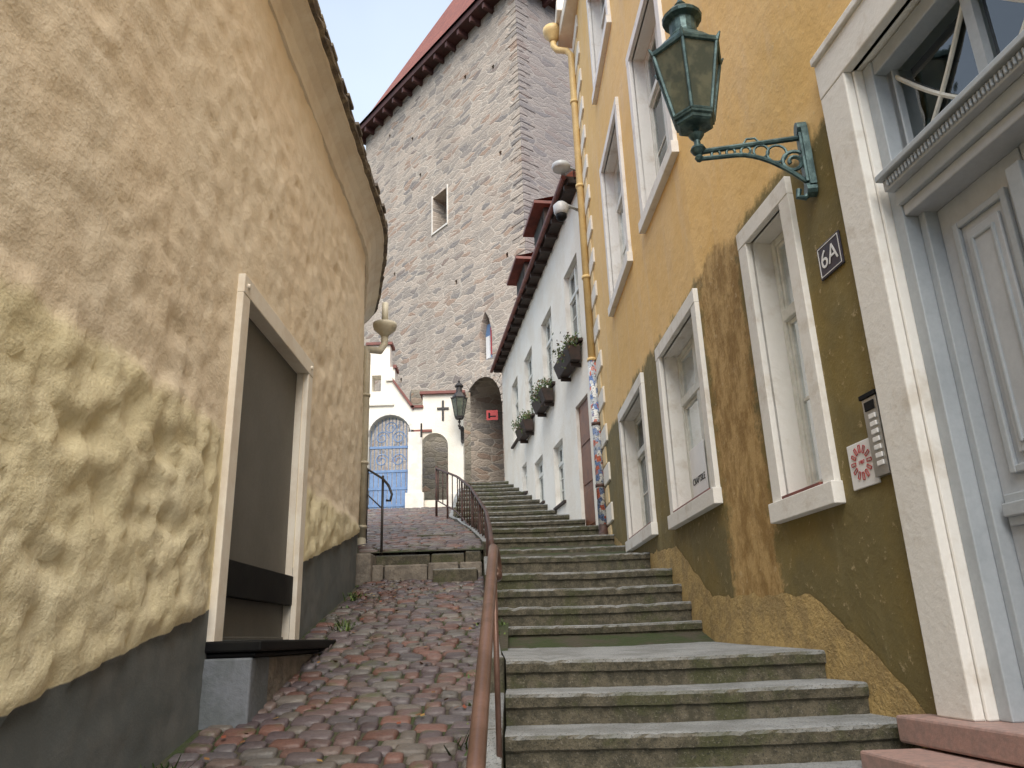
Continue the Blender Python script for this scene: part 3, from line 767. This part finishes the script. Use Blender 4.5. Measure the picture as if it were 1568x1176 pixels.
for k in range(3): mb.lbox(f5,.1,W5-.1,-.06,-.045,1.8+k*.72,2.4+k*.72,0)
mb.lbox(f5,-.1,W5+.1,-.2,.25,1.4,1.6,1)
mb.build('entrance_door',['brownwood','steps'],wh,bevel=.01)
f6=(WA,e,Vector((-e.y,e.x,0))); LW=(WB-WA).length
mb=MB()
mb.lbox(f6,-.1,LW+.2,-.1,.22,7.92,8.0,0); mb.lbox(f6,-.1,LW+.2,.10,.26,8.0,8.05,0)
P6=lambda s,d,z:f6[0]+f6[1]*s+f6[2]*d+UP*z
mb.tube([P6(-.1,.30,8.02),P6(LW+.2,.30,7.96)],.05,10,1)
mb.add([P6(-.1,.26,8.05),P6(LW+.2,.26,8.05),P6(LW+.2,-4.2,12.2),P6(-.1,-4.2,12.2),P6(LW+.2,-8,8),P6(-.1,-8,8)],[(0,1,2,3),(3,2,4,5),(0,3,5),(1,4,2)],2)
s=0.0
while s<LW:
    mb.lbox(f6,s,s+.07,.02,.27,7.84,7.92,0); s+=.6
mb.build('roof',['darkwood','redmetal','tiles'],wh)
mb=MB()
for s0,s1 in ((2.85,4.1),(5.5,6.8)):
    mb.lbox(f6,s0,s1,-1.6,.05,8.05,9.2,0)
    mb.lbox(f6,s0-.15,s1+.15,-1.9,.30,9.2,9.28,1)
    mb.add([P6(s0-.15,.3,9.28),P6(s1+.15,.3,9.28),P6(s1+.15,-2,9.9),P6(s0-.15,-2,9.9)],[(0,1,2,3)],1)
    mb.lbox(f6,s0+.2,s1-.2,.05,.07,8.25,9.05,2)
mb.build('dormers',['darkwood','redmetal','room'],wh,bevel=.01)
def leafmass(mb,c,r,n,sz,cols):
    for _ in range(n):
        v=Vector((random.gauss(0,.5),random.gauss(0,.5),random.gauss(0,.5)))
        p=Vector(c)+Vector((v.x*r[0],v.y*r[1],v.z*r[2])); a=Vector((random.uniform(-1,1),random.uniform(-1,1),random.uniform(-.3,1))).normalized(); b=a.orthogonal().normalized()
        q=Matrix.Rotation(random.uniform(0,6.28),3,a)@b; w=a.cross(q)
        s=sz*random.uniform(.6,1.3)
        mb.quad(p-q*s,p+w*s*.45,p+q*s,p-w*s*.45,0,random.choice(cols))
GC=[(.06,.11,.025),(.09,.14,.03),(.04,.07,.02),(.12,.14,.05),(.16,.10,.05)]
for a,b in UWW[:3]:
    f5,W5=frame(PW,a,b); par=empty('flower_box'); mb=MB()
    P=lambda s,d,z:f5[0]+f5[1]*s+f5[2]*d+UP*z
    mb.hexa([P(0,.04,4.66),P(W5,.04,4.66),P(W5,.22,4.66),P(0,.22,4.66),P(-.04,.04,4.92),P(W5+.04,.04,4.92),P(W5+.04,.30,4.92),P(-.04,.30,4.92)])
    for s in (.15,W5-.15): mb.lbox(f5,s,s+.04,.0,.2,4.58,4.66)
    mb.build('wooden_trough',['darkwood'],par,bevel=.01)
    mb=MB()
    for k in range(9): leafmass(mb,P(random.uniform(0,W5),random.uniform(.1,.25),random.uniform(4.95,5.1)),(.16,.12,.13),60,.035,GC)
    leafmass(mb,P(W5*.3,.3,4.8),(.12,.06,.15),40,.03,GC)
    mb.build('plants',['leaf'],par,recalc=False)
par=empty('cctv_camera'); mb=MB()
mb.tube([Vector((1.38,12.35,7.35)),Vector((1.1,12.2,7.4)),Vector((.98,12.1,7.35))],.03,10,0)
mb.lathe((.98,12.1,7.15),[(.10,0),(.13,.05),(.14,.18),(.08,.24),(.03,.27)],16,0)
mb.lathe((.98,12.1,7.02),[(.01,0),(.06,.02),(.095,.07),(.10,.13)],16,1)
mb.tube([Vector((1.38,12.3,8.15)),Vector((1.05,12.1,8.2))],.02,8,0)
mb.lathe((1.02,12.05,8.05),[(.15,0),(.17,.05),(.16,.10),(.06,.16),(.02,.2)],18,0)
mb.build('camera_bodies',['cgrey','black'],par,smooth=True)
# ============================================================ tower
RZ=math.atan2(.632,.775)
tw=empty('stone_tower',(.65,24,0),RZ)
EZ=24.6
def prism(pts2,x0,x1,name='c'):
    me=bpy.data.meshes.new(name); n=len(pts2)
    v=[(x0,a,b) for a,b in pts2]+[(x1,a,b) for a,b in pts2]
    f=[list(range(n))[::-1],[n+i for i in range(n)]]+[[i,(i+1)%n,n+(i+1)%n,n+i] for i in range(n)]
    me.from_pydata(v,[],f); me.update()
    bm=bmesh.new(); bm.from_mesh(me); bmesh.ops.recalc_face_normals(bm,faces=bm.faces); bm.to_mesh(me); bm.free()
    ob=bpy.data.objects.new(name,me); S.collection.objects.link(ob); return ob
def arch(c,w,z0,zs,pointed=False,n=14,rise=None):
    r=w/2; rise=rise or r
    pts=[(c-r,z0),(c+r,z0)]
    if pointed: pts+=[(c+r,zs),(c+r*.55,zs+rise*.65),(c,zs+rise),(c-r*.55,zs+rise*.65),(c-r,zs)]
    else: pts+=[(c+r*math.cos(math.pi*i/n),zs+rise*math.sin(math.pi*i/n)) for i in range(n+1)]
    return pts
def cut(ob,cutters):
    bpy.context.view_layer.update()
    for c in cutters:
        m=ob.modifiers.new('b','BOOLEAN'); m.operation='DIFFERENCE'; m.object=c; m.solver='EXACT'
    dg=bpy.context.evaluated_depsgraph_get()
    me=bpy.data.meshes.new_from_object(ob.evaluated_get(dg)); ob.modifiers.clear(); old=ob.data; ob.data=me
    for c in cutters: bpy.data.objects.remove(c)
T=12.2
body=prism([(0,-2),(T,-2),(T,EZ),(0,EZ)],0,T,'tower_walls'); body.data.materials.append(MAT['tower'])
cs=[prism(arch(2.75,2.3,3.9,7.7,rise=1.2),-1,7),
    prism([(4.85,16.2),(5.95,16.2),(5.95,17.9),(4.85,17.9)],-1,.9),
    prism(arch(2.45,.75,9.5,10.5,True,rise=.9),-1,.35)]
for (a,b) in ((1.5,21.6),(3.4,22.4),(7.6,21.8),(9.7,23.2),(9.0,15.5),(4.2,13.2),(8.3,10.3),(6.9,19.5),(1.2,17.4),(1.0,13.0)):
    cs.append(prism([(a,b),(a+.16,b),(a+.16,b+.2),(a,b+.2)],-1,.4))
cut(body,cs)
body.parent=tw
mb=MB(); X=Vector((1,0,0));Yv=Vector((0,1,0)); f0=(Vector((0,0,0)),X,Yv)
mb.lbox(f0,.26,.36,2.12,2.78,9.5,11.0,1)
mb.lbox(f0,.20,.258,2.2,2.42,9.75,10.8,2); mb.lbox(f0,.20,.258,2.48,2.7,9.65,10.5,3)
mb.lbox(f0,.85,.95,4.85,5.95,16.2,17.9,0)
mb.lbox(f0,.45,.5,5.3,5.38,16.2,17.9,0)
mb.build('niche_and_window_fill',['darkwood','blue','red','signwhite'],tw)
mb=MB()
mb.lbox(f0,-.04,.9,5.952,6.0,16.1,18.0,0); mb.lbox(f0,-.04,.9,4.8,4.848,16.1,18.0,0); mb.lbox(f0,-.05,.6,4.8,6.0,16.12,16.198,0)
mb.build('window_reveal',['white'],tw)
mb=MB(); z=4.0;k=0
while z<24.3:
    h=random.uniform(.22,.34); a,b=(random.uniform(.5,.8),random.uniform(.25,.4))
    if k%2: a,b=b,a
    mb.lbox(f0,-.025,a,-.025,b,z,z+h-.02,0); z+=h;k+=1
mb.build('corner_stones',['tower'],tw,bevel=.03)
mb=MB()
mb.lbox(f0,1.9,2.25,-.25,.1,15.3,17.0,0); mb.lbox(f0,4.9,5.3,-.03,.1,19.5,20.4,0)
mb.build('side_beams',['darkwood'],tw,bevel=.02)
mb=MB()
pr=arch(2.75,2.3,3.9,7.7,rise=1.2)[2:]
for (a,b),(c,d) in zip(pr,pr[1:]):
    c0=Vector((0,2.75,7.7)); pa=Vector((0,a,b));pb=Vector((0,c,d)); oa=pa+(pa-c0).normalized()*.38;ob_=pb+(pb-c0).normalized()*.38
    g=(pb-pa)*.04
    mb.hexa([pa+g-X*.04,pb-g-X*.04,ob_-g-X*.04,oa+g-X*.04,pa+g+X*.2,pb-g+X*.2,ob_-g+X*.2,oa+g+X*.2])
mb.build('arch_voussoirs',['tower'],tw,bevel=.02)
ov=.55; a0,a1=-ov,T+ov; zc=EZ
mb=MB()
mb.lbox(f0,a0,a1,a0,a1,zc+.0,zc+.30,0)
s=-.4
while s<T+.4:
    mb.lbox(f0,-.5,.0,s,s+.14,zc-.28,zc,0); mb.lbox(f0,s,s+.14,-.5,0,zc-.28,zc,0); s+=.9
b=[Vector((a0-.1,a0-.1,zc+.3)),Vector((a1+.1,a0-.1,zc+.3)),Vector((a1+.1,a1+.1,zc+.3)),Vector((a0-.1,a1+.1,zc+.3))]
ap=Vector((T/2,T/2,zc+14.5))
mid=[p.lerp(ap,.12)+UP*(-.35) for p in b]
for i in range(4):
    j=(i+1)%4
    mb.add([b[i],b[j],mid[j],mid[i]],[(0,1,2,3)],1); mb.add([mid[i],mid[j],ap],[(0,1,2)],1)
mb.build('pyramid_roof',['soffit','tiles'],tw)
# ============================================================ white gate
gt=empty('white_gate')
out=[(-4.75,2.5),(-1.45,2.5),(-1.45,6.85),(-2.62,6.85),(-2.62,6.45),(-2.95,6.45),(-3.45,7.25),(-3.45,7.75),(-3.6,7.75),(-3.6,8.45),(-4.25,8.45),(-4.25,7.4),(-4.75,7.4)]
g=prism(out,-21.9,-21.45,'gate_wall'); g.data.materials.append(MAT['whitewash']); g.rotation_euler=(0,0,-math.pi/2)
bpy.context.view_layer.update()
cs=[prism(arch(-3.56,1.22,2.0,5.65),-23,-21.0),prism(arch(-2.28,.78,3.75,5.3),-23,-21.0),prism([(-4.12,7.0),(-3.85,7.0),(-3.85,7.5),(-4.12,7.5)],-23,-21)]
for c in cs: c.rotation_euler=(0,0,-math.pi/2)
cut(g,cs); g.parent=gt
mb=MB(); fg=(Vector((0,21.45,0)),Vector((1,0,0)),Vector((0,-1,0)))
mb.lbox(fg,-2.70,-1.38,-.5,.10,6.85,6.93,0); mb.lbox(fg,-3.5,-3.4,-.5,.06,7.7,7.8,0); mb.lbox(fg,-4.32,-3.53,-.5,.07,8.45,8.53,0)
P=lambda a,d,z:fg[0]+fg[1]*a+fg[2]*d+UP*z
mb.hexa([P(-3.5,-.5,7.28),P(-2.9,-.5,6.40),P(-2.9,.07,6.40),P(-3.5,.07,7.28),P(-3.5,-.5,7.38),P(-2.86,-.5,6.48),P(-2.86,.07,6.48),P(-3.5,.07,7.38)],0)
mb.lbox(fg,-2.95,-2.6,-.5,.07,6.45,6.52,0); mb.lbox(fg,-2.95,-2.35,0,.05,5.72,5.79,0); 
mb.build('copings',['redmetal'],gt)
mb=MB()
mb.lbox(fg,-3.02,-2.62,.0,.10,2.6,5.72,0); mb.lbox(fg,-3.08,-2.56,0,.16,2.6,3.95,0)
mb.lbox(fg,-3.7,-3.5,.0,.06,7.3,7.42,0); mb.lbox(fg,-4.3,-3.45,.0,.06,6.55,6.63,0); mb.lbox(fg,-1.87,-1.45,0,.08,2.6,3.9,0)
ar=arch(-3.56,1.22,3.5,5.65)[2:]
for (a,b),(c,d) in zip(ar,ar[1:]):
    k=1.16; A=lambda a,b,k:(-3.56+(a+3.56)*k,5.65+(b-5.65)*k)
    p1,p2,p3,p4=(a,b),(c,d),A(c,d,k),A(a,b,k)
    mb.hexa([P(q[0],0.0,q[1]) for q in (p1,p2,p3,p4)]+[P(q[0],.05,q[1]) for q in (p1,p2,p3,p4)])
mb.build('pilasters',['white'],gt,bevel=.01)
mb=MB(); mb.lbox(fg,-2.06,-2.0,0.0,.03,6.05,6.65,0); mb.lbox(fg,-2.2,-1.86,0,.033,6.38,6.44,0)
mb.tube([P(-2.62,.3,5.9),P(-2.62,.3,5.5)],.03,6,0)
mb.build('wall_cross',['iron'],gt)
mb=MB(); gy_=21.6
def b2(a,c,r=.014,m=0): mb.tube([Vector((a[0],gy_,a[1])),Vector((c[0],gy_,c[1]))],r,6,m)
for k in range(12):
    x=-4.12+k*.102; 
    dx=abs(x+3.56); top=5.65+math.sqrt(max(0,.6**2-dx*dx))
    b2((x,4.6),(x,top-.02),.012)
fgg=(Vector((0,gy_,0)),Vector((1,0,0)),Vector((0,-1,0)))
for k in range(9): mb.lbox(fgg,-4.14+k*.13,-4.03+k*.13,-.02,.02,3.55,4.6,0)
for z in (3.62,4.1,4.6,5.3): mb.lbox(fgg,-4.16,-2.96,-.03,.035,z,z+.07,0)
for cx,cz in ((-3.8,5.62),(-3.32,5.62),(-3.56,5.9),(-3.8,4.95),(-3.32,4.95)):
    mb.tube([Vector((cx+(.2-q*.006)*math.cos(q*.4),gy_-.03,cz+(.2-q*.006)*math.sin(q*.4))) for q in range(26)],.014,6,0)
mb.build('blue_iron_gate',['blue'],gt)
lantern('wall_lantern',(-1.52,20.95,5.72),(-1.47,21.44,5.75),('iron','lampglass'),.95)
mb=MB(); o=Vector((-.66,23.4,6.72)); f7=(o,Vector((1,0,0)),Vector((0,-1,0)))
mb.lbox(f7,-.18,.18,0,.02,-.16,.16,0); mb.lbox(f7,-.10,.12,.02,.024,-.06,-.02,3); mb.lbox(f7,-.12,-.06,.02,.025,-.10,.08,3)
mb.tube([o+Vector((.17,.01,.1)),o+Vector((.62,.3,.1))],.015,6,2)
mb.build('red_wall_sign',['red','signwhite','iron','black'])
mb=MB(); f8=(Vector((-3.2,23.2,0)),Vector((1,.25,0)).normalized(),Vector((.25,-1,0)).normalized())
mb.lbox(f8,0,1.9,-.5,0,2.5,7.6); mb.build('rubble_wall',['rubble'])
# ============================================================ weeds, leaves
mb=MB()
spots=[(-1.5,6.95),(-1.55,7.1),(-1.74,4.1),(-1.72,8.3),(-.3,8.4),(-.28,4.3)]+[(random.uniform(-.30,-.2),random.uniform(4,9.2)) for _ in range(14)]+[(random.uniform(-1.82,-1.7),random.uniform(6.9,9.2)) for _ in range(5)]
for i,(x,y) in enumerate(spots):
    big=i<6
    for _ in range(30 if big else 18):
        a=random.uniform(0,6.28); l=random.uniform(.04,.12) if big else random.uniform(.015,.04); p=Vector((x+random.gauss(0,.04),y+random.gauss(0,.06),pathH(y)-.01))
        d=Vector((math.cos(a),math.sin(a),random.uniform(.6,2))).normalized(); w=d.cross(UP).normalized()*(.008 if big else .010)
        mb.quad(p-w,p+w,p+d*l+w*.3,p+d*l-w*.3,0,random.choice(GC[:3]+[(.13,.19,.04)]))
mb.build('weeds',['leaf'],recalc=False)
mb=MB()
for _ in range(170):
    if random.random()<.6: x,y=random.gauss(-1.45,.2),random.uniform(8,9.4)
    else: x,y=random.uniform(-1.8,-.25),random.uniform(3,9)
    if x<-1.8: continue
    p=Vector((x,y,pathH(y)+.022)); a=random.uniform(0,6.28); u=Vector((math.cos(a),math.sin(a),random.uniform(-.3,.5)))*.022; v=Vector((-math.sin(a),math.cos(a),random.uniform(-.2,.4)))*.015
    mb.quad(p-u,p+v,p+u,p-v,0,random.choice([(.25,.12,.03),(.18,.08,.03),(.30,.18,.05),(.22,.06,.03)]))
mb.build('fallen_leaves',['leaf'],recalc=False)
# ============================================================ camera, light
th=math.radians(18.3); ro=math.radians(1.9)
F=Vector((0,math.cos(th),math.sin(th))); U0=Vector((0,-math.sin(th),math.cos(th))); R0=Vector((1,0,0))
R=R0*math.cos(ro)-U0*math.sin(ro); U=U0*math.cos(ro)+R0*math.sin(ro)
cam=bpy.data.cameras.new('camera'); co=bpy.data.objects.new('camera',cam); S.collection.objects.link(co)
m=Matrix((R,U,-F)).transposed().to_4x4(); co.matrix_world=m
cam.sensor_width=36; cam.lens=27.05; cam.clip_end=2000; cam.clip_start=.05
S.camera=co
el=math.radians(48); sd=Vector((.06,-.62,0)).normalized()*math.cos(el)+UP*math.sin(el)
w=bpy.data.worlds.new('World'); S.world=w; w.use_nodes=True; nt=w.node_tree
bg=nt.nodes['Background']; sk=nt.nodes.new('ShaderNodeTexSky'); sk.sky_type='NISHITA'; sk.sun_disc=False
sk.sun_elevation=el; sk.sun_rotation=math.atan2(sd.x,sd.y); sk.dust_density=2.5; sk.air_density=1.0; sk.ozone_density=1.0
# thin haze: whiter towards the horizon, blue showing through higher up
tc=nt.nodes.new('ShaderNodeTexCoord'); nz=nt.nodes.new('ShaderNodeTexNoise'); nz.inputs['Scale'].default_value=2.2; nz.inputs['Detail'].default_value=4
nt.links.new(tc.outputs['Generated'],nz.inputs['Vector'])
sp=nt.nodes.new('ShaderNodeSeparateXYZ'); nt.links.new(tc.outputs['Generated'],sp.inputs[0])
mr=nt.nodes.new('ShaderNodeMapRange'); mr.inputs[1].default_value=.40; mr.inputs[2].default_value=.75; mr.inputs[3].default_value=.93; mr.inputs[4].default_value=.62
nt.links.new(sp.outputs[2],mr.inputs[0])
m2=nt.nodes.new('ShaderNodeMath'); m2.operation='MULTIPLY_ADD'; m2.inputs[1].default_value=.5; m2.inputs[2].default_value=-.25; nt.links.new(nz.outputs[0],m2.inputs[0])
m3=nt.nodes.new('ShaderNodeMath'); m3.operation='ADD'; m3.use_clamp=True; nt.links.new(mr.outputs[0],m3.inputs[0]); nt.links.new(m2.outputs[0],m3.inputs[1])
mx=nt.nodes.new('ShaderNodeMix'); mx.data_type='RGBA'; mx.inputs[7].default_value=(6.3,7.3,8.6,1)
nt.links.new(m3.outputs[0],mx.inputs[0]); nt.links.new(sk.outputs[0],mx.inputs[6]); nt.links.new(mx.outputs[2],bg.inputs[0])
bg.inputs[1].default_value=.15
sl=bpy.data.lights.new('sun','SUN'); sl.energy=5.0; sl.angle=math.radians(50); sl.color=(1,.93,.82)
so=bpy.data.objects.new('sun',sl); S.collection.objects.link(so); so.rotation_euler=(-sd).to_track_quat('-Z','Y').to_euler()
S.view_settings.view_transform='Standard'; S.view_settings.look='None'; S.view_settings.exposure=0
